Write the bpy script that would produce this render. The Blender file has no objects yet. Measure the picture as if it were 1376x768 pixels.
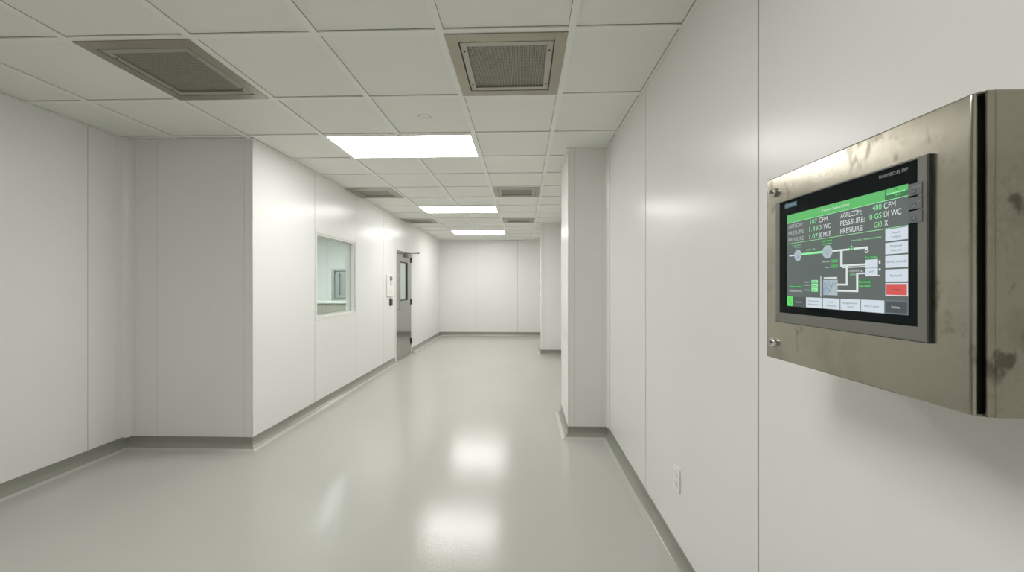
import bpy, math, random
from mathutils import Vector
random.seed(4)
S = bpy.context.scene
COL = S.collection

# ------------------------------------------------------------------ helpers
def lin(r, g, b):
    f = lambda c: (c/255/12.92) if c/255 <= .04045 else ((c/255+.055)/1.055)**2.4
    return (f(r), f(g), f(b), 1)

class MB:
    """collects shapes in world coordinates and links them as one mesh"""
    def __init__(self): self.v = []; self.f = []; self.m = []; self.s = []
    def poly(self, pts, faces, mi=0, smooth=False):
        b = len(self.v); self.v += [tuple(p) for p in pts]
        for f in faces:
            self.f.append([i+b for i in f]); self.m.append(mi); self.s.append(smooth)
    def box(self, x0, x1, y0, y1, z0, z1, mi=0):
        if x0 > x1: x0, x1 = x1, x0
        if y0 > y1: y0, y1 = y1, y0
        if z0 > z1: z0, z1 = z1, z0
        p = [(x, y, z) for z in (z0, z1) for y in (y0, y1) for x in (x0, x1)]
        self.poly(p, [(0,2,3,1), (4,5,7,6), (0,1,5,4), (2,6,7,3), (0,4,6,2), (1,3,7,5)], mi)
        return self
    def prism(self, pts, vec, mi=0, smooth=False):
        """closed outline swept along vec"""
        n = len(pts); vec = Vector(vec)
        q = [Vector(p) for p in pts] + [Vector(p)+vec for p in pts]
        self.poly(q, [tuple(reversed(range(n))), tuple(range(n, 2*n))], mi)
        b = len(self.v)-2*n
        for i in range(n):
            j = (i+1) % n
            self.f.append([b+i, b+j, b+n+j, b+n+i]); self.m.append(mi); self.s.append(smooth)
        return self
    def lathe(self, c, axis, prof, n=24, mi=0):
        """prof: list of (radius, distance along axis)"""
        a = Vector(axis).normalized(); c = Vector(c)
        u = a.orthogonal().normalized(); w = a.cross(u)
        pts = []
        for r, h in prof:
            for k in range(n):
                t = 2*math.pi*k/n
                pts.append(c + a*h + (u*math.cos(t)+w*math.sin(t))*r)
        b = len(self.v); self.v += [tuple(p) for p in pts]
        for i in range(len(prof)-1):
            for k in range(n):
                k2 = (k+1) % n
                self.f.append([b+i*n+k, b+i*n+k2, b+(i+1)*n+k2, b+(i+1)*n+k]); self.m.append(mi); self.s.append(True)
        self.f.append([b+k for k in reversed(range(n))]); self.m.append(mi); self.s.append(False)
        e = b+(len(prof)-1)*n
        self.f.append([e+k for k in range(n)]); self.m.append(mi); self.s.append(False)
        return self
    def tube(self, pts, r, n=10, mi=0):
        """round bar through points"""
        P = [Vector(p) for p in pts]; rings = []
        for i, p in enumerate(P):
            d = (P[min(i+1, len(P)-1)]-P[max(i-1, 0)]).normalized()
            u = d.cross(Vector((.13, .31, .94)))
            if u.length < .05: u = d.cross(Vector((1, 0, 0)))
            u.normalize(); w = d.cross(u)
            rings.append([p+(u*math.cos(2*math.pi*k/n)+w*math.sin(2*math.pi*k/n))*r for k in range(n)])
        b = len(self.v); self.v += [tuple(q) for g in rings for q in g]
        for i in range(len(P)-1):
            for k in range(n):
                k2 = (k+1) % n
                self.f.append([b+i*n+k, b+i*n+k2, b+(i+1)*n+k2, b+(i+1)*n+k]); self.m.append(mi); self.s.append(True)
        self.f.append([b+k for k in reversed(range(n))]); self.m.append(mi); self.s.append(False)
        e = b+(len(P)-1)*n
        self.f.append([e+k for k in range(n)]); self.m.append(mi); self.s.append(False)
        return self
    def build(self, name, mats, parent=None, org=(0, 0, 0), bevel=0, seg=2, loc=None):
        """org: the world point that becomes the mesh's local origin"""
        if not isinstance(mats, (list, tuple)): mats = [mats]
        me = bpy.data.meshes.new(name)
        me.from_pydata([(x-org[0], y-org[1], z-org[2]) for x, y, z in self.v], [], self.f)
        for m in mats: me.materials.append(m)
        for p, i, s in zip(me.polygons, self.m, self.s): p.material_index = i; p.use_smooth = s
        me.validate()
        if any(self.s): me.set_sharp_from_angle(angle=math.radians(38))
        me.update()
        o = bpy.data.objects.new(name, me); COL.objects.link(o)
        if parent: o.parent = parent
        else: o.location = org if loc is None else loc
        if bevel:
            bv = o.modifiers.new('bevel', 'BEVEL'); bv.width = bevel; bv.segments = seg; bv.limit_method = 'ANGLE'; bv.angle_limit = math.radians(40)
        return o

def thing(name, label, cat, loc, group=None):
    o = bpy.data.objects.new(name, None); COL.objects.link(o); o.location = loc
    o.empty_display_size = .1
    return tag(o, label, cat, group)
def tag(o, label, cat, group=None):
    o['label'] = label; o['category'] = cat
    if group: o['group'] = group
    return o
def struct(o, label=None):
    o['kind'] = 'structure'
    if label: o['label'] = label
    return o
def copy_tree(o, parent=None):
    c = o.copy(); COL.objects.link(c)
    if parent: c.parent = parent
    for ch in list(o.children): copy_tree(ch, c)
    return c

# ------------------------------------------------------------------ materials
def mat(name, color, rough=.5, metal=0, spec=.5, emit=None, es=1.0, noise=0, nscale=5, bump=0, bscale=200, coat=0):
    m = bpy.data.materials.new(name); m.use_nodes = True
    nt = m.node_tree; b = nt.nodes['Principled BSDF']
    b.inputs['Base Color'].default_value = color if len(color) == 4 else (*color, 1)
    b.inputs['Roughness'].default_value = rough; b.inputs['Metallic'].default_value = metal
    b.inputs['Specular IOR Level'].default_value = spec
    if coat: b.inputs['Coat Weight'].default_value = coat; b.inputs['Coat Roughness'].default_value = .08
    if emit:
        b.inputs['Emission Color'].default_value = emit; b.inputs['Emission Strength'].default_value = es
    tc = nt.nodes.new('ShaderNodeTexCoord')
    if noise:
        n = nt.nodes.new('ShaderNodeTexNoise'); n.inputs['Scale'].default_value = nscale; n.inputs['Detail'].default_value = 4
        nt.links.new(tc.outputs['Object'], n.inputs['Vector'])
        mx = nt.nodes.new('ShaderNodeMix'); mx.data_type = 'RGBA'
        c = b.inputs['Base Color'].default_value
        mx.inputs['A'].default_value = (c[0]*(1-noise), c[1]*(1-noise), c[2]*(1-noise), 1)
        mx.inputs['B'].default_value = (min(1, c[0]*(1+noise)), min(1, c[1]*(1+noise)), min(1, c[2]*(1+noise)), 1)
        nt.links.new(n.outputs['Fac'], mx.inputs['Factor']); nt.links.new(mx.outputs['Result'], b.inputs['Base Color'])
    if bump:
        n = nt.nodes.new('ShaderNodeTexNoise'); n.inputs['Scale'].default_value = bscale; n.inputs['Detail'].default_value = 2
        nt.links.new(tc.outputs['Object'], n.inputs['Vector'])
        bp = nt.nodes.new('ShaderNodeBump'); bp.inputs['Strength'].default_value = bump; bp.inputs['Distance'].default_value = .002
        nt.links.new(n.outputs['Fac'], bp.inputs['Height']); nt.links.new(bp.outputs['Normal'], b.inputs['Normal'])
    return m

def glow(name, rgb, k=1.0):
    c = lin(*rgb)
    return mat(name, (.012, .014, .014), .22, emit=c, es=k)

def steel(name, c0, c1, rough=.3, dirt=(.085, .075, .05), amount=.5, scale=9, brush=(4, 90, 4), aniso=0):
    """stainless sheet: fine brushing, cloudy tone, darker dried stains"""
    m = bpy.data.materials.new(name); m.use_nodes = True
    nt = m.node_tree; N = nt.nodes; L = nt.links; b = N['Principled BSDF']
    tc = N.new('ShaderNodeTexCoord')
    def noise(sc, det=4, mp=None, ro=.55):
        n = N.new('ShaderNodeTexNoise'); n.inputs['Scale'].default_value = sc; n.inputs['Detail'].default_value = det; n.inputs['Roughness'].default_value = ro
        if mp:
            q = N.new('ShaderNodeMapping'); q.inputs['Scale'].default_value = mp; L.new(tc.outputs['Object'], q.inputs['Vector']); L.new(q.outputs['Vector'], n.inputs['Vector'])
        else: L.new(tc.outputs['Object'], n.inputs['Vector'])
        return n
    def ramp(src, a, bb):
        r = N.new('ShaderNodeMapRange'); r.inputs['From Min'].default_value = a; r.inputs['From Max'].default_value = bb
        r.interpolation_type = 'SMOOTHSTEP'; L.new(src, r.inputs['Value']); return r.outputs['Result']
    def mix(f, A, B):
        x = N.new('ShaderNodeMix'); x.data_type = 'RGBA'; L.new(f, x.inputs['Factor'])
        for k, q in (('A', A), ('B', B)):
            if isinstance(q, tuple): x.inputs[k].default_value = (*q, 1)
            else: L.new(q, x.inputs[k])
        return x.outputs['Result']
    cloud = ramp(noise(scale*.55, 3).outputs['Fac'], .3, .7)
    base = mix(cloud, c0, c1)
    br = noise(30, 3, brush)
    base = mix(ramp(br.outputs['Fac'], .25, .75), base, c1)
    def mul(p, q):
        u = N.new('ShaderNodeMath'); u.operation = 'MULTIPLY'
        for i, w in enumerate((p, q)):
            if isinstance(w, float): u.inputs[i].default_value = w
            else: L.new(w, u.inputs[i])
        return u.outputs[0]
    if amount:
        blot = ramp(noise(26, 3, (1, 1, .62)).outputs['Fac'], .55, .66)
        where = ramp(noise(7.5, 2).outputs['Fac'], .47, .60)
        base = mix(mul(mul(blot, where), float(amount)), base, dirt)
        runs = ramp(noise(60, 4, (1, 1, .28)).outputs['Fac'], .60, .70)
        where2 = ramp(noise(5, 2, (1, 1.3, 1)).outputs['Fac'], .50, .62)
        base = mix(mul(mul(runs, where2), float(amount)*.6), base, dirt)
        film = ramp(noise(11, 5).outputs['Fac'], .45, .72)
        base = mix(mul(film, float(amount)*.42), base, dirt)
    L.new(base, b.inputs['Base Color'])
    b.inputs['Metallic'].default_value = 1
    b.inputs['Anisotropic'].default_value = aniso
    if aniso:
        tg = N.new('ShaderNodeTangent'); tg.direction_type = 'RADIAL'; tg.axis = 'Z'; L.new(tg.outputs['Tangent'], b.inputs['Tangent'])
    rr = N.new('ShaderNodeMapRange'); rr.inputs['To Min'].default_value = rough*.85; rr.inputs['To Max'].default_value = rough*1.35
    L.new(noise(scale, 3).outputs['Fac'], rr.inputs['Value']); L.new(rr.outputs['Result'], b.inputs['Roughness'])
    bp = N.new('ShaderNodeBump'); bp.inputs['Strength'].default_value = .06; bp.inputs['Distance'].default_value = .001
    L.new(br.outputs['Fac'], bp.inputs['Height']); L.new(bp.outputs['Normal'], b.inputs['Normal'])
    return m

def perforated(name):
    """sheet with a regular field of small round dark holes"""
    m = bpy.data.materials.new(name); m.use_nodes = True
    nt = m.node_tree; N = nt.nodes; L = nt.links; b = N['Principled BSDF']
    tc = N.new('ShaderNodeTexCoord')
    v = N.new('ShaderNodeTexVoronoi'); v.inputs['Scale'].default_value = 105; v.inputs['Randomness'].default_value = .12
    L.new(tc.outputs['Object'], v.inputs['Vector'])
    r = N.new('ShaderNodeMapRange'); r.inputs['From Min'].default_value = .32; r.inputs['From Max'].default_value = .5; L.new(v.outputs['Distance'], r.inputs['Value'])
    x = N.new('ShaderNodeMix'); x.data_type = 'RGBA'; x.inputs['A'].default_value = (.06, .056, .045, 1); x.inputs['B'].default_value = (.34, .325, .275, 1)
    L.new(r.outputs['Result'], x.inputs['Factor']); L.new(x.outputs['Result'], b.inputs['Base Color'])
    b.inputs['Roughness'].default_value = .5; b.inputs['Metallic'].default_value = .25
    return m

def floor_mat():
    """self-levelled grey epoxy: glossy, faint orange peel"""
    m = mat('floor_epoxy', (.475, .475, .44), .15, spec=.45, noise=.035, nscale=1.3)
    nt = m.node_tree; N = nt.nodes; L = nt.links; b = N['Principled BSDF']
    tc = N.new('ShaderNodeTexCoord')
    n1 = N.new('ShaderNodeTexNoise'); n1.inputs['Scale'].default_value = 80; n1.inputs['Detail'].default_value = 3
    L.new(tc.outputs['Object'], n1.inputs['Vector'])
    bp = N.new('ShaderNodeBump'); bp.inputs['Strength'].default_value = .3; bp.inputs['Distance'].default_value = .002
    L.new(n1.outputs['Fac'], bp.inputs['Height'])
    n2 = N.new('ShaderNodeTexNoise'); n2.inputs['Scale'].default_value = 3.2; n2.inputs['Detail'].default_value = 1
    L.new(tc.outputs['Object'], n2.inputs['Vector'])
    b2 = N.new('ShaderNodeBump'); b2.inputs['Strength'].default_value = .05; b2.inputs['Distance'].default_value = .02
    L.new(n2.outputs['Fac'], b2.inputs['Height']); L.new(bp.outputs['Normal'], b2.inputs['Normal'])
    L.new(b2.outputs['Normal'], b.inputs['Normal'])
    return m

def glass_mat():
    m = bpy.data.materials.new('pane_glass'); m.use_nodes = True
    nt = m.node_tree; N = nt.nodes; L = nt.links
    N.remove(N['Principled BSDF'])
    t = N.new('ShaderNodeBsdfTransparent'); t.inputs['Color'].default_value = (.945, .98, .968, 1)
    g = N.new('ShaderNodeBsdfGlossy'); g.inputs['Roughness'].default_value = .02
    lw = N.new('ShaderNodeLayerWeight'); lw.inputs['Blend'].default_value = .5
    pw = N.new('ShaderNodeMath'); pw.operation = 'POWER'; pw.inputs[1].default_value = 5; L.new(lw.outputs['Facing'], pw.inputs[0])
    fr = N.new('ShaderNodeMath'); fr.operation = 'MULTIPLY_ADD'; fr.inputs[1].default_value = .9; fr.inputs[2].default_value = .04; L.new(pw.outputs[0], fr.inputs[0])
    mx = N.new('ShaderNodeMixShader'); L.new(fr.outputs[0], mx.inputs['Fac']); L.new(t.outputs[0], mx.inputs[1]); L.new(g.outputs[0], mx.inputs[2])
    L.new(mx.outputs[0], N['Material Output'].inputs['Surface'])
    return m

LAMP = 16.0
M = dict(
    wall=mat('white_wall_panel', (.80, .797, .784), .26, spec=.32, noise=.012, nscale=2.2),
    seam=mat('panel_sealant', (.36, .36, .335), .6),
    trim=mat('white_trim', (.80, .80, .775), .22),
    tile=mat('ceiling_tile', (.80, .805, .76), .75, spec=.2, noise=.015, nscale=3, bump=.1, bscale=350),
    tee=mat('ceiling_tee', (.82, .82, .79), .4),
    void=mat('ceiling_void', (.05, .05, .045), .9),
    floor=floor_mat(),
    cove_shaded=mat('cove_epoxy_shaded', (.285, .285, .25), .2, spec=.5),  # same epoxy as the floor, darkened to paint in the upright's shade
    lamp=mat('lamp_diffuser', (.9, .9, .9), .4, emit=(1, .992, .965, 1), es=LAMP),
    lampb=mat('added_lamp_cool', (.9, .9, .9), .4, emit=(.94, 1, .985, 1), es=LAMP*1.5),
    cab=steel('cabinet_stainless', (.28, .258, .20), (.355, .33, .262), .3, dirt=(.075, .064, .042), amount=.75, scale=8),
    cabdoor=steel('cabinet_door_stainless', (.335, .31, .248), (.435, .41, .345), .22, dirt=(.12, .106, .075), amount=.55, scale=9, aniso=.5),
    vent=steel('vent_stainless', (.30, .28, .225), (.42, .395, .33), .33, amount=.15, scale=5),
    ventin=mat('vent_inner_frame', (.42, .41, .36), .4, metal=.8),
    closer=mat('closer_grey_metal', (.30, .30, .28), .38, metal=.8),
    slotg=mat('slot_grey', (.22, .22, .21), .6),
    perf=perforated('vent_perforated_sheet'),
    doorst=steel('door_stainless', (.36, .355, .33), (.41, .405, .38), .1, amount=0, scale=4),
    alu=mat('satin_aluminium', (.62, .62, .60), .35, metal=.9),
    chrome=mat('chrome', (.78, .77, .74), .12, metal=1),
    black=mat('black_rubber', (.012, .012, .012), .6),
    blackp=mat('black_plastic', (.018, .018, .018), .35),
    bezel=mat('grey_bezel', lin(112, 111, 105), .42, spec=.4),
    bezelside=mat('dark_bezel_rim', (.03, .03, .03), .5),
    bglass=mat('black_screen_glass', (.004, .007, .008), .09, spec=.08),
    white=mat('white_plastic', (.82, .82, .80), .35),
    offw=mat('off_white_plastic', (.70, .70, .67), .4),
    lcd=mat('grey_lcd', (.20, .21, .20), .25),
    glass=glass_mat(),
    counter=mat('counter_front', (.34, .33, .27), .5),
    counter_top=mat('counter_top', (.70, .72, .69), .3),
    grey=mat('grey_painted_steel', (.27, .29, .275), .4),
    greyd=mat('dark_grey_painted_steel', (.17, .18, .17), .4),
)

# ------------------------------------------------------------------ room dimensions (metres)
H = 2.74                   # ceiling
XR = .81                   # right wall
XL = -2.40                 # left wall of the corridor
XLL = -3.55                # left wall of the wider part
YB = 3.23                  # face of the jutting block
YF = 10.70                 # far wall
Y0 = -3.0                  # wall behind
C1 = (.43, 3.57, 4.21)     # first pilaster: x face, y range
C2 = (.375, 7.80, 8.42)    # second pilaster
WIN = (4.25, 5.245, 1.062, 2.057)
DOOR = (6.952, 7.882, 2.115)
TH = .12
G = .009                  # panel joint

# floor
struct(MB().box(-6.2, 1.0, Y0-.1, YF+.15, -.1, 0).build('floor', M['floor']))

# panelled walls: sheets with real joints over a sealant backing
def panel_wall_x(name, x, sgn, y0, y1, seams, holes=(), back=TH, G=G):
    """wall in the plane x, its face towards sgn; holes: (y0,y1,z0,z1)"""
    mb = MB(); b0 = x; t = .006
    ys = [y0]+list(seams)+[y1]
    def slab(xa, xb, ya, yb, mi):
        hs = [h for h in holes if h[0] < yb and h[1] > ya]
        if not hs: mb.box(xa, xb, ya, yb, 0, H+.05, mi); return
        for h in hs:
            ha, hb = max(h[0], ya), min(h[1], yb)
            if ha > ya: mb.box(xa, xb, ya, ha, 0, H+.05, mi)
            if hb < yb: mb.box(xa, xb, hb, yb, 0, H+.05, mi)
            if h[2] > 0: mb.box(xa, xb, ha, hb, 0, h[2], mi)
            mb.box(xa, xb, ha, hb, h[3], H+.05, mi)
    for a, b in zip(ys[:-1], ys[1:]):
        slab(x, x-sgn*t, a+(G/2 if a != y0 else 0), b-(G/2 if b != y1 else 0), 0)
    last = y0
    cuts = sorted({y0, y1, *[h[0] for h in holes], *[h[1] for h in holes]})
    for a, b in zip(cuts[:-1], cuts[1:]):
        slab(x-sgn*.001, x-sgn*(back-.002), a, b, 1)
        slab(x-sgn*(back-.002), x-sgn*back, a, b, 0)
    return struct(mb.build(name, [M['wall'], M['seam']]))
def panel_wall_y(name, y, sgn, x0, x1, seams, back=TH, bx1=None, G=G):
    mb = MB(); t = .006; xs = [x0]+list(seams)+[x1]
    for a, b in zip(xs[:-1], xs[1:]):
        mb.box(a+(G/2 if a != x0 else 0), b-(G/2 if b != x1 else 0), y, y-sgn*t, 0, H+.05, 0)
    bx1 = x1 if bx1 is None else bx1
    mb.box(x0, bx1, y-sgn*.001, y-sgn*(back-.002), 0, H+.05, 1)
    mb.box(x0, bx1, y-sgn*(back-.002), y-sgn*back, 0, H+.05, 0)
    return struct(mb.build(name, [M['wall'], M['seam']]))

panel_wall_x('wall_right', XR, -1, Y0, YF, [-1.1, .12, 1.307, 2.487, 3.50, 5.4, 6.6, 9.2])
panel_wall_x('wall_left', XLL, 1, Y0, YB+TH, [-1.7, -.5, .68, 1.80, 2.93], G=.0045)
panel_wall_y('wall_left_return', YB, -1, XLL, XL, [-3.27, -2.475], bx1=XL-TH, G=.0025)
panel_wall_x('wall_left_corridor', XL, 1, YB+.006, YF, [4.218, 5.285, 6.334, 6.90, 8.06, 9.25],
             holes=[WIN, (DOOR[0]-.05, DOOR[1]+.05, 0, DOOR[2]+.04)], G=.007)
panel_wall_y('wall_far', YF, -1, XL, XR, [-1.355, -.16], G=.007)
panel_wall_y('wall_back', Y0, 1, XLL, XR, [-2.4, -1.2, 0])

def pilaster(name, c):
    x, ya, yb = c; mb = MB(); s = x+.06
    mb.box(x, x+.05, ya+.006, yb-.006, 0, H+.05, 0)                          # side sheet
    mb.box(x, s-.0018, ya, ya+.006, 0, H+.05, 0); mb.box(s+.0018, XR, ya, ya+.006, 0, H+.05, 0)
    mb.box(x+.003, XR, ya+.001, yb-.006, 0, H+.05, 1)
    mb.box(x, XR, yb-.006, yb, 0, H+.05, 0)
    return struct(mb.build(name, [M['wall'], M['seam']]))
pilaster('wall_right_pilaster', C1); pilaster('wall_right_far_pilaster', C2)

# inside corners: coved vertical strips; outside corners: slim angle strips
tn = [0]
def cove_corner(x, y, sx, sy, r=.05):
    """corner point and the two directions that lead into the room"""
    tn[0] += 1; pts = [(x, y, .09)]; n = 8
    cx, cy = x+sx*r, y+sy*r
    for k in range(n+1):
        t = k/n*math.pi/2
        pts.append((cx-sx*r*math.cos(t), cy-sy*r*math.sin(t), .09))
    if sx*sy > 0: pts = [pts[0]]+pts[1:][::-1]
    mb = MB().prism(pts, (0, 0, H-.09), smooth=False)
    for i, f in enumerate(mb.f):
        if len(f) == 4: mb.s[i] = True
    fl = .03; q = .0012
    mb.box(x+sx*r, x+sx*(r+fl), y, y+sy*q, .1, H-.02); mb.box(x, x+sx*q, y+sy*r, y+sy*(r+fl), .1, H-.02)
    struct(mb.build('trim_%d' % tn[0], M['trim']))
cove_corner(XLL, YB, 1, -1, .06)
cove_corner(XR, C1[1], -1, -1, .035)
cove_corner(XR, C2[1], -1, -1, .035)
cove_corner(XL, YF, 1, -1, .03)
cove_corner(XR, YF, -1, -1, .03)
def angle_strip(x, y, sx, sy, w=.032, t=.0015):
    tn[0] += 1
    mb = MB().box(x+sx*t, x-sx*w, y, y+sy*t, .1, H-.012).box(x, x+sx*t, y+sy*t, y-sy*w, .1, H-.012)
    struct(mb.build('trim_%d' % tn[0], M['trim']))
angle_strip(XL, YB, 1, -1); angle_strip(C1[0], C1[1], -1, -1, .03); angle_strip(C2[0], C2[1], -1, -1, .03)

# coved epoxy skirting, mitred round every corner; shade painted into its upper part
PROF = [(0, .1), (.006, .1), (.0065, .097), (.005, .094), (.005, .058)]
for k in range(1, 8):
    t = k/8*math.pi/2; PROF.append((.005+.05*(1-math.cos(t)), .008+.05*(1-math.sin(t))))
PROF += [(.058, .004), (.068, .0006), (0, .0006)]
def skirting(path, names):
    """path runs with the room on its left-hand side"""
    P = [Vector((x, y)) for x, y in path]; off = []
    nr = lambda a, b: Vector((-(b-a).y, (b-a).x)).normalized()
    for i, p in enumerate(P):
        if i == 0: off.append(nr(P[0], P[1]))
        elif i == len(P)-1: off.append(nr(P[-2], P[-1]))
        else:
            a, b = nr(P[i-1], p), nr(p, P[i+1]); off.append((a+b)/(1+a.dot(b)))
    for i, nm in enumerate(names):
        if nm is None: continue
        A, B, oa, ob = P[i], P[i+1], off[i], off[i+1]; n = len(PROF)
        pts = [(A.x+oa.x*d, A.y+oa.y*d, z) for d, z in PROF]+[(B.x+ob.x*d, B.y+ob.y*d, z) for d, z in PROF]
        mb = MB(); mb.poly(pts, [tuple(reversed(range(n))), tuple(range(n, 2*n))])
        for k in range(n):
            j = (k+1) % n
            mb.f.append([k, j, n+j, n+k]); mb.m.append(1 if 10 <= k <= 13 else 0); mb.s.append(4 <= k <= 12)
        struct(mb.build('baseboard_'+nm, [M['cove_shaded'], M['floor']]))
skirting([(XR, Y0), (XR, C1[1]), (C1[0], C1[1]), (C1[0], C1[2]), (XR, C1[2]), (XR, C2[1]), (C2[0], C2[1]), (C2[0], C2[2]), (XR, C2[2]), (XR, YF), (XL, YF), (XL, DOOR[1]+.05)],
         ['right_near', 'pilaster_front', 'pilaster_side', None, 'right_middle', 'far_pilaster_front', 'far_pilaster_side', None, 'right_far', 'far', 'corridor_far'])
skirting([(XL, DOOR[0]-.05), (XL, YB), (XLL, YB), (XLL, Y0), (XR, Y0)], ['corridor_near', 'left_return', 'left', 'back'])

# ------------------------------------------------------------------ ceiling: lay-in tiles, tee grid, fixtures
TX = [-3.74, -3.075, -2.41, -1.74, -1.075, -.425, .247, .92]
TY = [-3.21, -2.59, -1.95, -1.31, -.67, -.03, .61, 1.25, 1.89, 2.54, 3.165, 3.75, 4.32, 4.90, 5.47, 6.04, 6.62, 7.18, 7.74, 8.25, 8.79, 9.40, 10.03, 10.75]
vents = [(2, 8), (5, 8), (2, 13), (5, 13), (2, 17), (5, 17)]          # (column, row) of a cell
lamps = [(3, 5), (3, 10), (3, 15), (3, 20)]                          # two cells wide
taken = set(vents) | set(lamps) | {(c+1, r) for c, r in lamps}
ZT = H+.009
mb = MB()
for i in range(len(TX)-1):
    for j in range(len(TY)-1):
        if (i, j) in taken: continue
        xa, xb, ya, yb = TX[i]+.0206, TX[i+1]-.0206, TY[j]+.0176, TY[j+1]-.0176
        xb = min(xb, XR-.024); ya = max(ya, Y0+.02); yb = min(yb, YF-.02)
        if yb <= YB: cells = [(max(xa, XLL+.024), xb, ya, yb)]
        else: cells = [(max(xa, XLL+.024), min(xb, XL+.024), ya, min(yb, YB-.024)), (max(xa, XL+.024), xb, ya, yb)]
        for (ca, cb, da, db) in cells:
            if cb-ca > .02 and db-da > .012: mb.box(ca, cb, da, db, ZT, ZT+.016)
mb.box(XLL-.1, XR+.1, Y0-.1, YF+.1, H+.11, H+.15, 1)
ceil = struct(mb.build('ceiling', [M['tile'], M['void']]))
mb = MB(); w = .019; wc = .015
span = {}
for x in TX[1:-1]:
    y0 = Y0; y1 = YF if x > XL else YB
    segs = [(y0, y1)]
    if x == TX[4]:                                                   # the middle runner stops at each lamp
        for c, r in lamps:
            segs = [s for a, b in segs for s in ((a, min(b, TY[r])), (max(a, TY[r+1]), b)) if s[1]-s[0] > .01]
    for a, b in segs: mb.box(x-w, x+w, a, b, H, H+.0075)
for y in TY[1:-1]:
    xs = [v for v in TX]
    for i in range(len(TX)-1):
        xa, xb = max(TX[i]+w, XLL if y < YB else XL), min(TX[i+1]-w, XR)
        if xb > xa: mb.box(xa, xb, y-wc, y+wc, H+.001, H+.0085)
tee = mb.build('tee_grid', M['tee'], ceil)
mb = MB(); a = .022
def edge(x0, x1, y0, y1): mb.box(x0, x1, y0, y1, H-.001, H+.0065)
edge(XR-a, XR, Y0, C1[1]-a); edge(C1[0]-a, XR, C1[1]-a, C1[1]); edge(C1[0]-a, C1[0], C1[1], C1[2]); edge(XR-a, XR, C1[2], C2[1]-a)
edge(C2[0]-a, XR, C2[1]-a, C2[1]); edge(C2[0]-a, C2[0], C2[1], C2[2]); edge(XR-a, XR, C2[2], YF-a)
edge(XL, XR, YF-a, YF); edge(XL, XL+a, YB, YF-a); edge(XLL+a, XL+a, YB-a, YB); edge(XLL, XLL+a, Y0, YB); edge(XLL+a, XR-a, Y0, Y0+a)
mb.build('wall_angle', M['tee'], ceil)

# stainless perforated ceiling vents
def vent_parts(root, sx, sy):
    hx, hy = sx/2-.017, sy/2-.014; fw = .062
    mb = MB()
    for s in (-1, 1):
        mb.box(s*hx, s*(hx-fw), -hy, hy, -.004, .006); mb.box(-hx+fw, hx-fw, s*hy, s*(hy-fw), -.004, .006)
    mb.box(-hx, hx, -hy, hy, .030, .034)                              # tray
    for s in (-1, 1):
        mb.box(s*hx, s*(hx-.01), -hy, hy, .006, .03); mb.box(-hx+.01, hx-.01, s*hy, s*(hy-.01), .006, .03)
    mb.build('flange', M['vent'], root, bevel=.001, seg=1)
    ix, iy, iw = hx-fw-.006, hy-fw-.006, .034
    mb = MB()
    for s in (-1, 1):
        mb.box(s*ix, s*(ix-iw), -iy, iy, -.003, .016); mb.box(-ix+iw, ix-iw, s*iy, s*(iy-iw), -.003, .016)
    inner = mb.build('inner_frame', M['ventin'], root, bevel=.0015, seg=1)
    for px in (-1, 1):
        for py in (-1, 1):
            MB().lathe((px*(ix-iw/2), py*(iy-.075), -.003), (0, 0, -1), [(.0055, 0), (.0055, .0012), (.004, .002)], 10).build('screw', M['black'], inner)
    MB().box(-ix+iw-.002, ix-iw+.002, -iy+iw-.002, iy-iw+.002, .008, .010).build('perforated_sheet', M['perf'], root)
VL = {(2, 8): 'large stainless perforated ceiling vent nearest on the left, beside the jutting left wall block',
      (5, 8): 'large stainless perforated ceiling vent nearest on the right, in front of the first ceiling light',
      (2, 13): 'stainless ceiling vent above the corridor window, second in the left row of vents',
      (5, 13): 'stainless ceiling vent right of the second ceiling light, second in the right row of vents',
      (2, 17): 'small-looking far stainless ceiling vent near the steel door, last in the left row of vents',
      (5, 17): 'far stainless ceiling vent beside the far pilaster, last in the right row of vents'}
for c, r in vents:
    root = thing('ceiling_vent', VL[(c, r)], 'vent', ((TX[c]+TX[c+1])/2, (TY[r]+TY[r+1])/2, H-.001), 'stainless ceiling vents')
    vent_parts(root, TX[c+1]-TX[c], TY[r+1]-TY[r])

# ceiling lamps
def lamp(label, x0, x1, y0, y1, z, m, group):
    root = thing('ceiling_light', label, 'light', ((x0+x1)/2, (y0+y1)/2, z), group)
    hx, hy = (x1-x0)/2-.018, (y1-y0)/2-.014; fw = .012
    mb = MB()
    for s in (-1, 1):
        mb.box(s*hx, s*(hx-fw), -hy, hy, -.002, .05); mb.box(-hx+fw, hx-fw, s*hy, s*(hy-fw), -.002, .05)
    mb.box(-hx, hx, -hy, hy, .05, .07)
    mb.build('lamp_frame', M['tee'], root)
    MB().box(-hx+fw, hx-fw, -hy+fw, hy-fw, .003, .012).build('diffuser', m, root)
LL = ['white rectangular ceiling light overhead, nearest the control cabinet', 'largest visible white rectangular ceiling light, past the right-hand large vent',
      'white rectangular ceiling light level with the steel door, second in the visible row', 'small-looking white ceiling light closest to the far wall']
for (c, r), l in zip(lamps, LL):
    lamp(l, TX[c], TX[c+2], TY[r], TY[r+1], H, M['lamp'], 'ceiling lights down the corridor')

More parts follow.
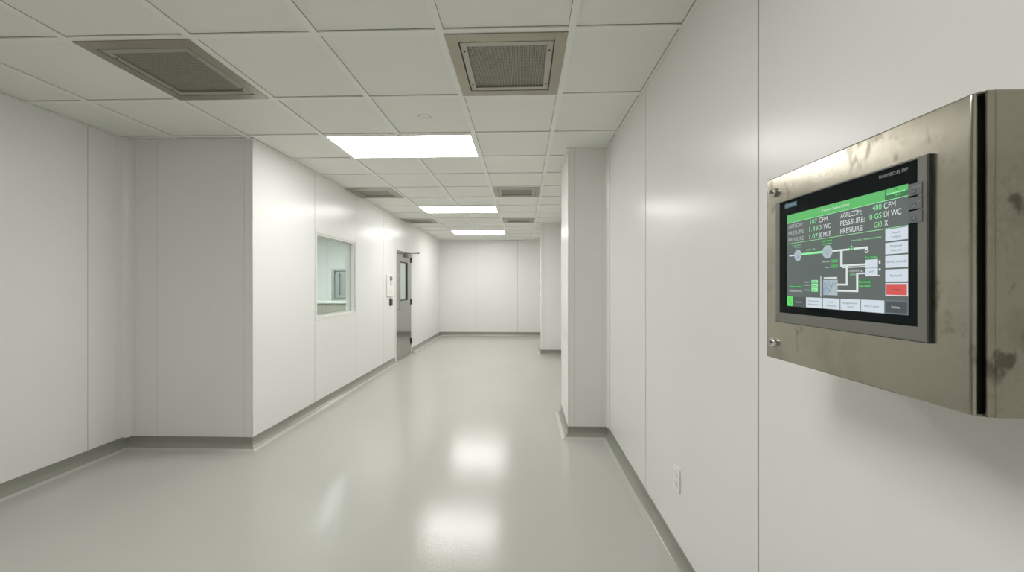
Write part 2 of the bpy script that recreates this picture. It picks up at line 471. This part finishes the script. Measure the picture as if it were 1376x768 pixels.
# round flush detectors
for (x, y), l in zip([(-.762, 2.865), (-.775, 5.83), (-.768, 8.66)],
                     ['round white ceiling detector in the tile before the largest visible light', 'round white ceiling detector just before the second visible light', 'round white ceiling detector just before the farthest light']):
    d = thing('smoke_detector', l, 'smoke detector', (x, y, ZT), 'round ceiling detectors')
    MB().lathe((0, 0, 0), (0, 0, -1), [(.050, 0), (.050, .004), (.047, .007), (.036, .008)], 28).build('base_ring', M['tile'], d)
    MB().lathe((0, 0, -.008), (0, 0, -1), [(.020, 0), (.020, .004), (.015, .009), (.006, .011)], 20).build('sensor_cap', M['white'], d)

# ------------------------------------------------------------------ window in the corridor wall
ya, yb, za, zb = WIN
mb = MB(); f = .022; xo = XL+.004; xi = XL-TH-.004
for (p, q, r, s) in ((ya, ya+f, za, zb), (yb-f, yb, za, zb), (ya+f, yb-f, za, za+f), (ya+f, yb-f, zb-f, zb)):
    mb.box(xi, XL-.004, p, q, r, s)
for (p, q, r, s) in ((ya-.03, ya, za-.03, zb+.03), (yb, yb+.03, za-.03, zb+.03), (ya, yb, za-.03, za), (ya, yb, zb, zb+.03)):
    mb.box(XL-.002, XL+.004, p, q, r, s)
mb.box(XL-.004, XL+.006, ya+.0, yb, za-.004, za+.003)
win = struct(mb.build('window_1', M['trim'], bevel=.001, seg=1))
MB().box(XL-.072, XL-.064, ya+f-.004, yb-f+.004, za+f-.004, zb-f+.004).build('pane', M['glass'], win)
mb = MB(); g = .010
p, q, r, s = ya+f, yb-f, za+f, zb-f
for u in ((p, p+g, r, s), (q-g, q, r, s), (p+g, q-g, r, r+g), (p+g, q-g, s-g, s)): mb.box(XL-.064, XL-.054, *u)
mb.build('glazing_bead', M['alu'], win)

# ------------------------------------------------------------------ steel door
da, db, dz = DOOR
mb = MB()
va, vb, vz0, vz1 = 7.165, 7.63, 1.145, 1.905                           # vision panel
xd0, xd1 = XL-.038, XL+.006
mb.box(xd0, xd1, da, va, .012, dz); mb.box(xd0, xd1, vb, db, .012, dz); mb.box(xd0, xd1, va, vb, .012, vz0); mb.box(xd0, xd1, va, vb, vz1, dz)
door = struct(mb.build('door_1', M['doorst']), 'stainless steel door with vision panel in the corridor wall')
mb = MB()
mb.box(XL-TH-.01, XL+.012, da-.05, da-.005, 0, dz+.04); mb.box(XL-TH-.01, XL+.012, db+.005, db+.05, 0, dz+.04); mb.box(XL-TH-.01, XL+.012, da-.005, db+.005, dz+.004, dz+.04)
mb.build('door_frame', M['trim'], door, bevel=.002)
mb = MB(); g = .013
for u in ((va-.004, va+g, vz0-.004, vz1+.004), (vb-g, vb+.004, vz0-.004, vz1+.004), (va+g, vb-g, vz0-.004, vz0+g), (va+g, vb-g, vz1-g, vz1+.004)): mb.box(XL-.02, XL+.010, *u)
mb.build('pane_gasket', M['black'], door)
MB().box(XL-.018, XL-.012, va+g-.003, vb-g+.003, vz0+g-.003, vz1-g+.003).build('pane', M['glass'], door)
for hz in (1.985, 1.097, .262):
    mb = MB().lathe((XL+.017, db+.004, hz-.06), (0, 0, 1), [(.011, 0), (.011, .12)], 12).box(XL+.004, XL+.010, db-.03, db+.001, hz-.055, hz+.055)
    mb.build('hinge', M['blackp'], door)
mb = MB().tube([(XL+.006, da+.075, 1.255), (XL+.046, da+.075, 1.255), (XL+.046, da+.075, .985), (XL+.006, da+.075, .985)], .009)
mb.lathe((XL+.006, da+.075, 1.255), (1, 0, 0), [(.02, 0), (.02, .004)], 14).lathe((XL+.006, da+.075, .985), (1, 0, 0), [(.02, 0), (.02, .004)], 14)
mb.build('pull_handle', M['closer'], door)
cl = MB().box(XL+.006, XL+.062, 7.50, 7.80, dz-.098, dz-.03).build('door_closer', M['closer'], door, bevel=.006)
mb = MB().lathe((XL+.034, 7.60, dz-.03), (0, 0, 1), [(.014, 0), (.014, .022)], 14)
mb.prism([(XL+.03, 7.588, dz-.022), (XL+.255, 7.60, dz-.022), (XL+.255, 7.622, dz-.022), (XL+.03, 7.612, dz-.022)], (0, 0, .009))
mb.lathe((XL+.25, 7.61, dz-.024), (0, 0, 1), [(.015, 0), (.015, .03)], 14)
mb.prism([(XL+.012, 7.72, dz-.008), (XL+.25, 7.60, dz-.008), (XL+.255, 7.618, dz-.008), (XL+.012, 7.74, dz-.008)], (0, 0, .008))
mb.box(XL+.012, XL+.022, 7.69, 7.77, dz-.012, dz+.026)
mb.build('closer_arm', M['closer'], cl)

# ------------------------------------------------------------------ small wall devices
t = thing('door_intercom', 'white wall intercom panel with small grey display, mounted above the black card reader', 'intercom', (XL, 6.607, 1.24))
MB().box(XL, XL+.022, 6.45, 6.765, 1.243, 1.637).build('backplate', M['white'], t, (XL, 6.607, 1.24), bevel=.006)
MB().box(XL+.022, XL+.026, 6.57, 6.70, 1.535, 1.605).build('display', M['lcd'], t, (XL, 6.607, 1.24), bevel=.002)
mb = MB().box(XL+.022, XL+.04, 6.585, 6.67, 1.45, 1.53).box(XL+.022, XL+.046, 6.60, 6.65, 1.445, 1.475)
mb.build('call_button', M['offw'], t, (XL, 6.607, 1.24), bevel=.005)
mb = MB()
for k in range(5): mb.box(XL+.0215, XL+.0232, 6.53, 6.69, 1.285+.018*k, 1.291+.018*k)
mb.build('speaker_slots', M['offw'], t, (XL, 6.607, 1.24))
t = thing('card_reader', 'small black card reader on the white wall left of the steel door', 'card reader', (XL, 6.655, 1.075))
MB().box(XL, XL+.03, 6.605, 6.705, 1.078, 1.208).build('housing', M['blackp'], t, (XL, 6.655, 1.075), bevel=.008)
MB().box(XL+.03, XL+.032, 6.63, 6.68, 1.165, 1.19).build('indicator_window', M['lcd'], t, (XL, 6.655, 1.075), bevel=.001)

t = thing('wall_outlet', 'white duplex power outlet low on the right wall below the seam', 'outlet', (XR, 1.983, .37))
oo = (XR, 1.983, .37)
MB().box(XR-.007, XR, 1.941, 2.024, .372, .496).build('cover_plate', M['white'], t, oo, bevel=.003)
for zc_ in (.407, .461):
    so = MB().lathe((XR-.007, 1.983, zc_), (-1, 0, 0), [(.017, 0), (.017, .003)], 18).build('socket', M['white'], t, oo)
    mb = MB()
    for s in (-1, 1): mb.box(XR-.0104, XR-.0099, 1.983+s*.006-.0013, 1.983+s*.006+.0013, zc_-.002, zc_+.008)
    mb.lathe((XR-.0099, 1.983, zc_-.008), (-1, 0, 0), [(.0026, 0), (.0026, .0005)], 10)
    mb.build('slots', M['slotg'], so, oo)

# ------------------------------------------------------------------ control cabinet on the right wall
CO = (XR, .725, 1.271)
cabt = thing('control_cabinet', 'stained stainless steel control cabinet with a touch screen, mounted on the right wall', 'control cabinet', CO)
cy0, cy1, cz0, cz1 = .508, .932, 1.2715, 1.7055
mb = MB().box(.620, XR, cy0, cy1, cz0, cz1)
mb.build('body', M['cab'], cabt, CO, bevel=.003, seg=3)
mb = MB()                                                                # raised lip that the door closes against
mb.box(.611, .622, cy0+.0008, cy0+.004, cz0+.001, cz1-.001); mb.box(.611, .622, cy1-.004, cy1-.001, cz0+.001, cz1-.001)
mb.box(.6045, .622, cy0+.004, cy1-.004, cz1-.0045, cz1-.001); mb.box(.6045, .622, cy0+.004, cy1-.004, cz0+.001, cz0+.0045)
mb.build('door_lip', M['cab'], cabt, CO, bevel=.0008, seg=1)
MB().box(.6035, .6205, cy0+.0085, cy1-.006, cz0+.0046, cz1-.0046).build('gasket', M['black'], cabt, CO)
front = [(.594, .5115, 1.274)]+[(.594+.0018*(k/8)**2, .5115, 1.622+.08*k/8) for k in range(9)]     # bowed back slightly towards its top edge, shaped to catch the lamp highlight
mb = MB().prism(front+[(.6035, .5115, 1.702), (.6035, .5115, 1.274)], (0, .4165, 0), smooth=True)
door_c = mb.build('door', M['cabdoor'], cabt, CO, bevel=.0028, seg=3)
for z in (1.6648, 1.3124):
    lt = MB().lathe((.594, .8965, z), (-1, 0, 0), [(.0105, 0), (.0105, .002), (.0092, .0075), (.0080, .0085), (.0066, .0085), (.0060, .0065)], 28).build('latch', M['chrome'], cabt, CO)
    mb = MB().box(.5865, .5875, .8915, .9015, z-.0012, z+.0012); mb.lathe((.5874, .8965, z), (-1, 0, 0), [(.0034, 0), (.0034, .0012)], 3)
    mb.build('key_slot', M['black'], lt, CO)

# touch panel: u runs along the door away from its hinge side (metres), v up from its middle
UY, VZ = .895, 1.51
XP = .588
def U(u): return UY-u/1000
def V(v): return VZ+v/1000
def rect(mb, u0, u1, v0, v1, x=XP, t=.0002, mi=0): mb.box(x, x-t, U(u0), U(u1), V(v0), V(v1), mi); return mb
mb = MB()
for a in ((10, 23, -147.5, 128), (322, 336, -147.5, 128), (23, 322, -147.5, -125), (23, 322, 125.5, 128)):
    mb.box(XP, XP+.0055, U(a[0]), U(a[1]), V(a[2]), V(a[3]))
tp = mb.build('touch_panel', M['bezel'], cabt, CO)
tp['label'] = 'grey framed touch screen'
MB().box(XP+.0014, .5942, U(9.4), U(336.6), V(-148.0), V(128.5)).build('bezel_rim', M['bezelside'], tp, CO, bevel=.0006, seg=1)
mb = MB(); g = 1.6
for a in ((10.2, 335.8, -147.3, -146.2), (334.7, 335.8, -146.2, 127.8)): rect(mb, *a, XP, .0004)
mb.build('bezel_edge', M['bezelside'], tp, CO)
rect(MB(), 23, 322, -125, 125.5, XP+.0005, -.003).build('screen_glass', M['bglass'], tp, CO)

SG = dict(bg=glow('screen_grey', (84, 92, 90)), green=glow('screen_green', (84, 180, 96)), greend=glow('screen_dark_green', (44, 112, 62)),
          lgreen=glow('screen_light_green', (140, 228, 156)), white=glow('screen_white', (214, 222, 222)), btn=glow('screen_button', (203, 214, 223)),
          blue=glow('screen_blue_grey', (166, 180, 187)), mid=glow('screen_blue_line', (120, 140, 158)), red=glow('screen_red', (206, 78, 72)), ink=glow('screen_ink', (96, 108, 120)),
          redink=glow('screen_red_ink', (140, 44, 44)), dark=glow('screen_dark', (62, 70, 72)), teal=glow('logo_teal', (52, 92, 104), .8), icon=glow('screen_icon_green', (84, 216, 92)),
          dim=glow('screen_dim_text', (176, 182, 180)), keyt=glow('key_text', (176, 180, 180), .8))
keym = mat('grey_side_key', lin(98, 102, 104), .4)
prt = mat('printed_grey', lin(150, 156, 156), .5)
lt_x = XP-.0007
def word(mb, txt, u0, u1, v, h, mi, x=None, slant=0):
    """lettering fitted into u0..u1 on the baseline v, capital height h (mm)"""
    x = lt_x if x is None else x
    cu = bpy.data.curves.new('lettering', 'FONT'); cu.body = txt; cu.size = 1
    o = bpy.data.objects.new('lettering', cu); COL.objects.link(o)
    dg = bpy.context.evaluated_depsgraph_get(); dg.update()
    me = bpy.data.meshes.new_from_object(o.evaluated_get(dg))
    if me.vertices:
        xs = [p.co.x for p in me.vertices]; x0, x1 = min(xs), max(xs)
        k = (u1-u0)/(x1-x0); s = h/.69
        mb.poly([(x, U(u0+(p.co.x-x0)*k), V(v+p.co.y*s)) for p in me.vertices], [tuple(p.vertices) for p in me.polygons], mi)
    bpy.data.objects.remove(o); bpy.data.curves.remove(cu); bpy.data.meshes.remove(me)

x1 = XP-.0001; x2 = XP-.0004
# picture area and header
scr = rect(MB(), 48, 309, -109, 92, XP+.0003, .0004).build('display', SG['bg'], tp, CO)
mb = MB(); rect(mb, 48.2, 272, 74.5, 92, x1, .0003, 0); rect(mb, 48.2, 308.5, 73.4, 74.5, x1, .0003, 1)
word(mb, 'Tenon Sustention', 145, 206, 81, 5.2, 2)
mb.build('title_bar', [SG['green'], SG['lgreen'], SG['white']], tp, CO)
mb = MB(); rect(mb, 274, 308.5, 83, 92, x1, .0003, 0); rect(mb, 274, 308.5, 75, 83, x1, .0003, 1); rect(mb, 275.5, 304.5, 82.3, 84.4, x2, .0001, 2)
word(mb, 'TM', 287, 294, 86.5, 3.5, 3); word(mb, 'HM', 289, 296, 77.6, 3, 2)
mb.build('menu_button', [SG['green'], SG['greend'], SG['lgreen'], SG['dark']], tp, CO)

# readings
mb = MB()
for txt, u0, u1, v in (('AIRFLOW:', 53, 96, 61.5), ('PRESURE:', 53, 100, 47), ('PRESSURE:', 53, 100, 32.5)): word(mb, txt, u0, u1, v, 8.0, 3)
for txt, u0, u1, v in (('187', 116, 133, 61.5), ('1.43', 113, 135, 47), ('1.07', 113, 135, 32)): word(mb, txt, u0, u1, v, 9, 1)
for txt, u0, u1, v in (('CFM', 138, 158, 61.5), ('DI WC', 137, 166, 47), ('80 MCE', 137, 166, 32)): word(mb, txt, u0, u1, v, 9, 0)
for txt, u0, u1, v in (('AGRLCOM:', 188, 231, 60.5), ('PESSSURE:', 188, 237, 46.5), ('PRESIURE:', 188, 234, 32.2)): word(mb, txt, u0, u1, v, 9.2, 0)
for txt, u0, u1, v in (('480', 251, 267, 61.8), ('0 GS', 246, 267, 47.4), ('GI0', 254, 267.5, 33)): word(mb, txt, u0, u1, v, 9.2, 2)
for txt, u0, u1, v in (('CFM', 271, 290, 61.3), ('DI WC', 271, 299, 47.6), ('X', 271.5, 278, 33)): word(mb, txt, u0, u1, v, 9.6, 0)
rect(mb, 48.2, 308.5, 28.1, 29, x1, .0003, 2)
mb.build('reading_lettering', [SG['white'], SG['lgreen'], SG['lgreen'], SG['dim']], tp, CO)

# flow diagram
mb = MB()
def bar(u0, u1, v0, v1, mi=0, x=x1): rect(mb, u0, u1, v0, v1, x, .0002, mi)
bar(55, 72, .3, 3.3); bar(90, 148, .2, 4.6, 1); bar(90, 148, -.2, .2, 2); bar(168, 242, .2, 3.6); bar(237, 242, -3, 3.6)
bar(187, 192, -28.6, .2); bar(192, 239, -28.6, -25.4); bar(192, 239, -31.6, -29.8)
bar(199, 202.4, -63.4, -28.6); bar(180, 202.4, -63.4, -60)
bar(220, 224, -75, -41); bar(180, 224, -75, -71.6); bar(224, 239, -43.6, -41)
def octo(uc, vc, a, b, mi):
    pts = []
    for k in range(8):
        t = math.pi/8+k*math.pi/4; pts.append((x2, U(uc+a*math.cos(t)*1.06), V(vc+b*math.sin(t)*1.06)))
    mb.prism(pts, (-.0002, 0, 0), mi)
octo(81, 1, 10.4, 12.4, 3); octo(158, 1.5, 11.6, 13, 3)
for uc, vc, r in ((81, 1, 5.5), (158, 1.5, 6.5)):
    for k in range(3):
        t = .5+k*2.1
        mb.prism([(lt_x, U(uc+r*math.cos(t)-.5), V(vc+r*math.sin(t))), (lt_x, U(uc+r*math.cos(t)+.5), V(vc+r*math.sin(t))), (lt_x, U(uc+r*math.cos(t+2.4)+.5), V(vc+r*math.sin(t+2.4))), (lt_x, U(uc+r*math.cos(t+2.4)-.5), V(vc+r*math.sin(t+2.4)))], (-.0001, 0, 0), 4)
mb.lathe((x1, U(240), V(-4.2)), (-1, 0, 0), [(.0036, 0), (.0036, .0002)], 16, 0); mb.lathe((x2, U(240), V(-4.2)), (-1, 0, 0), [(.0017, 0), (.0017, .0002)], 12, 5)
for s in (-1, 1): mb.prism([(x2, U(211), V(2)), (x2, U(211+s*4), V(5)), (x2, U(211+s*4), V(-1.2))], (-.0003, 0, 0), 2)
mb.lathe((x2, U(211), V(6.6)), (-1, 0, 0), [(.0016, 0), (.0016, .0003)], 12, 1)
bar(238, 260, -47, -19.4, 6); bar(238, 260, -34.2, -33.4, 4, x2); bar(238, 264, -47.6, -46, 0, x2)
bar(261.8, 264.6, -27, -22, 0); bar(261.8, 265, -38.5, -35.3, 0)
bar(148, 181, -82, -52.6, 3); bar(149, 180, -50.4, -47.4, 0); bar(140.5, 143.4, -86, -44, 7)
for (a0, b0, a1, b1) in ((150, -56, 168, -79), (178, -57, 157, -80), (160, -54, 165, -68), (172, -54, 166, -68), (178, -58, 179, -79), (150, -64, 158, -70)):
    d = Vector((a1-a0, b1-b0)).normalized(); n = Vector((-d.y, d.x))*.7
    mb.prism([(x2, U(a0+n.x), V(b0+n.y)), (x2, U(a1+n.x), V(b1+n.y)), (x2, U(a1-n.x), V(b1-n.y)), (x2, U(a0-n.x), V(b0-n.y))], (-.0001, 0, 0), 4)
bar(148.6, 156, -80, -68, 8, x2); bar(151, 154.5, -62, -58.5, 4, XP-.0006)
mb.build('flow_diagram', [SG['white'], SG['lgreen'], SG['green'], SG['blue'], SG['mid'], SG['bg'], SG['btn'], SG['dim'], glow('screen_pale_blue', (140, 162, 188))], tp, CO)
for a in ((167, 181.5, -20, -14.6, 'green'), (167, 181.5, -30, -24.5, 'green'), (118, 134.5, -58, -52.5, 'lgreen'), (118, 134.5, -66, -59.3, 'lgreen'), (118, 134.5, -76, -67.8, 'lgreen')):
    rect(MB(), *a[:4], x1, .0002).build('value_field', SG[a[4]], tp, CO)
mb = MB()
for a in ((56, 95, -69, -62.6), (224.5, 250, -60.2, -53.2), (224.5, 250, -68, -61.6), (143, 171, 21, 25.6), (143, 171, 15.6, 19.6), (237, 261, -18.8, -13.2)):
    rect(MB(), *a, x1, .0002).build('caption_strip', SG['greend'], tp, CO)
for txt, u0, u1, v, h, mi in (('Supdeal', 65, 90, 21.6, 2.6, 1), ('Ciotun', 73, 94, 16.8, 2.6, 1), ('Saumvoton', 145, 169, 22, 3, 2), ('Hoieuun lemt', 145, 169, 16.4, 2.8, 2), ('BLEX / BLL', 105, 132, 8.6, 3, 1),
                              ('Amorchoor Thommert Lienkey', 210, 267, 15, 3.6, 2), ('Eent. Dormul', 239, 260, -17.2, 3.2, 2), ('Eontnl', 147, 163, -18.4, 2.8, 0), ('Kate', 152, 164, -29.4, 2.8, 0),
                              ('8070', 168, 180.5, -19, 3.4, 5), ('8091', 168, 180.5, -29, 3.4, 5), ('CVM TEMP', 206, 227, -39, 3.4, 0), ('A', 229, 232.5, -40, 3.2, 0), ('1.57N', 208, 219, -46, 4, 1),
                              ('Bovennoak', 226, 248, -58.6, 3.6, 2), ('304.3MT2', 226, 249, -66.6, 3.6, 2), ('Filter matrix', 57, 94, -67.4, 3.4, 1), ('Sibtutntune', 56, 93, -76.8, 3.2, 0),
                              ('Sanhev', 98, 115, -57.4, 3, 0), ('Enfors', 98, 115, -64, 3, 0), ('Setney', 98, 115, -73.8, 3, 0), ('4TR', 120, 132, -57, 3, 5), ('PSE', 120, 132, -64.8, 3, 5), ('MPa', 120, 132, -74.4, 3, 5), ('gef', 245, 253, -41, 3, 6)):
    mb = MB(); word(mb, txt, u0, u1, v, h, 0)
    mb.build('caption_lettering', SG[('white', 'lgreen', 'lgreen', 'lgreen', 'greend', 'greend', 'ink')[mi]], tp, CO)

# right-hand and bottom menu buttons
def button(u0, u1, v0, v1, key, lines, ink, border=None):
    mb = MB(); mats = [SG[key], SG[ink]]
    if border:
        mats.append(SG[border]); rect(mb, u0, u1, v0, v1, x1, .0001, 2); rect(mb, u0+1.6, u1-1.4, v0+1.6, v1-1.6, x2, .0001, 0)
    else: rect(mb, u0, u1, v0, v1, x1, .0003, 0)
    n = len(lines); vm = (v0+v1)/2
    for k, (txt, f0, f1) in enumerate(lines):
        word(mb, txt, u0+(u1-u0)*f0, u0+(u1-u0)*f1, vm+(-1.8 if n == 1 else (1.6 if k == 0 else -5.2)), 3.6, 1)
    mb.build('menu_button', mats, tp, CO)
button(273, 308.4, 8, 27, 'btn', [('Hatouch', .3, .68), ('Sundgoits', .28, .72)], 'ink')
button(273, 308.4, -13.2, 5.4, 'btn', [('Pingtmod', .25, .75), ('Iewarante', .27, .73)], 'ink')
button(273, 308.4, -35, -15.8, 'btn', [('Iowrotc (Labsed)', .08, .92)], 'ink')
button(273, 308.4, -57, -37.6, 'btn', [('Eqadsitedt', .24, .76)], 'ink')
button(273, 308.4, -80, -59.4, 'red', [('Indpot', .34, .66)], 'redink', 'btn')
button(273, 308.4, -108.4, -87, 'dark', [('Rablese', .3, .68)], 'white', 'ink')
button(66.4, 102.6, -108.4, -88.2, 'dark', [('Beskod', .22, .7)], 'dim')
button(103.6, 144, -108.4, -88, 'btn', [('Momteocere', .16, .84), ('Antictypohant', .14, .86)], 'ink')
button(147, 185.6, -108.4, -88, 'btn', [('Fuadi', .34, .64), ('Atespotec', .22, .8)], 'ink')
button(187.6, 228, -108.4, -88, 'btn', [('Entipolosvnia', .12, .88), ('Uned', .38, .66)], 'ink')
button(229.6, 271, -108.4, -88, 'btn', [('Frlae fs shaue', .16, .8)], 'ink')
mb = MB(); rect(mb, 48.2, 66, -108.4, -87.4, x1, .0003, 0)
for a in ((52, 57, -97, -92), (57, 62, -104, -98), (54, 60, -100, -96)):
    mb.prism([(x2, U(a[0]), V(a[2])), (x2, U(a[1]), V(a[2]+1.5)), (x2, U(a[1]-1), V(a[3])), (x2, U(a[0]+1.5), V(a[3]-1))], (-.0001, 0, 0), 1)
mb.build('menu_button', [SG['icon'], SG['green']], tp, CO)

# printed name plate and model line, side keys
mb = MB(); rect(mb, 40, 77, 108.5, 118.8, XP+.0005, .0003, 0); word(mb, 'SIEMENS', 42, 75, 111.4, 4.6, 1, XP-.0001)
mb.build('name_plate', [mat('teal_plate', lin(52, 92, 106), .4), mat('plate_print', lin(150, 190, 202), .4)], tp, CO)
mb = MB(); word(mb, 'PANEMSECUEL DEP', 262, 308, 112.4, 5.2, 0, XP+.0001)
mb.build('model_lettering', prt, tp, CO)
for v0, v1, a, b in ((72.4, 90, 'SALASER', 'IJB'), (51.6, 69.4, 'IJ', '47'), (31, 49, 'JT', '')):
    mb = MB().box(XP+.001, XP-.0012, U(309.6), U(329.5), V(v0), V(v1)); mb.box(XP-.0012, XP-.0016, U(314), U(321), V(v0+2.5), V(v0+8.5), 1)
    if len(a) > 3: word(mb, a, 315.5, 328.5, v1-7.5, 3.4, 2, XP-.0018); word(mb, b, 315, 320.5, v0+4, 2.6, 2, XP-.0018)
    else:
        word(mb, a, 315, 320, v0+4, 3.4, 2, XP-.0018)
        if b: word(mb, b, 323.5, 328, v0+9, 3, 2, XP-.0018)
    mb.build('side_key', [keym, SG['dark'], prt], tp, CO)

# ------------------------------------------------------------------ room beyond the window
AX0, AX1, AY0, AY1 = -6.0, XL-TH, YB+TH, YF
def plain(name, *b): return struct(MB().box(*b).build(name, M['wall']))
panel_wall_y('wall_annex_far', 9.45, -1, AX0, AX1, [-5.05, -3.9])
plain('wall_annex_left', AX0-.1, AX0, AY0-.1, 9.6, 0, H)
plain('wall_annex_near', AX0, XLL-.12, AY0-.1, AY0, 0, H)
struct(MB().box(AX0-.1, AX1, AY0-.1, 9.6, H, H+.05).build('ceiling_annex', M['tile']))
lamp('added unseen ceiling light inside the room behind the corridor window', -5.0, -3.8, 4.9, 5.5, H-.072, M['lampb'], 'added ceiling lights of the side room')  # unseen lamp, added to light the view through the window
lamp('added unseen ceiling light over the counter in the room behind the corridor window', -5.0, -3.8, 7.2, 7.8, H-.072, M['lampb'], 'added ceiling lights of the side room')  # second unseen lamp, added to brighten the side room
cz = 1.086
t = thing('lab_counter', 'pale topped counter with olive-grey front, seen through the corridor window', 'counter', (-4.3, 8.95, 0))
co = (-4.3, 8.95, 0)
MB().box(AX0+.005, AX1-.35, 8.60, 9.44, cz-.065, cz).build('worktop', M['counter_top'], t, co, bevel=.006)
mb = MB().box(AX0+.005, AX1-.37, 8.66, 9.43, .08, cz-.065).box(AX0+.02, AX1-.4, 8.72, 9.42, 0, .08)
mb.build('base_unit', M['counter'], t, co)
for k in range(5):
    xx = AX0+.03+k*.62
    MB().box(xx, xx+.6, 8.645, 8.66, .1, cz-.12).build('cabinet_front', M['counter'], t, co, bevel=.002)
ko = (-4.1, 8.9, cz)
t = thing('pass_box', 'grey steel box with a handled door on the counter behind the corridor window', 'cabinet', ko)
bx0, bx1, bz = -4.53, -3.62, cz+.75
mb = MB().box(bx0, bx1, 8.70, 9.2, cz, bz)
for a in ((bx0, bx0+.07, cz, bz), (bx1-.07, bx1, cz, bz), (bx0+.07, bx1-.07, cz, cz+.05), (bx0+.07, bx1-.07, bz-.05, bz)): mb.box(a[0], a[1], 8.66, 8.70, a[2], a[3])
mb.build('housing', M['grey'], t, ko, bevel=.003)
dd = MB().box(bx0+.11, bx1-.11, 8.672, 8.70, cz+.07, bz-.07).build('door', M['grey'], t, ko, bevel=.004)
MB().tube([(bx0+.20, 8.672, bz-.13), (bx0+.20, 8.635, bz-.13), (bx0+.20, 8.635, cz+.15), (bx0+.20, 8.672, cz+.15)], .013).build('handle', M['greyd'], dd, ko)

# ------------------------------------------------------------------ camera, view
cam = bpy.data.cameras.new('camera'); cam.sensor_width = 36; cam.lens = 36*500/1376; cam.clip_start = .02
cam.shift_y = -1/1376
co_ = bpy.data.objects.new('camera', cam); COL.objects.link(co_)
co_.location = (0, 0, 1.447); co_.rotation_euler = (math.pi/2, 0, math.atan(15/500))
S.camera = co_
wd = bpy.data.worlds.new('world'); S.world = wd; wd.use_nodes = True
wd.node_tree.nodes['Background'].inputs['Color'].default_value = (.05, .05, .05, 1)
S.view_settings.view_transform = 'Standard'; S.view_settings.look = 'None'; S.view_settings.gamma = 1
S.view_settings.use_curve_mapping = False
S.view_settings.exposure = 0
S.cycles.max_bounces = 14; S.cycles.diffuse_bounces = 8; S.cycles.glossy_bounces = 6
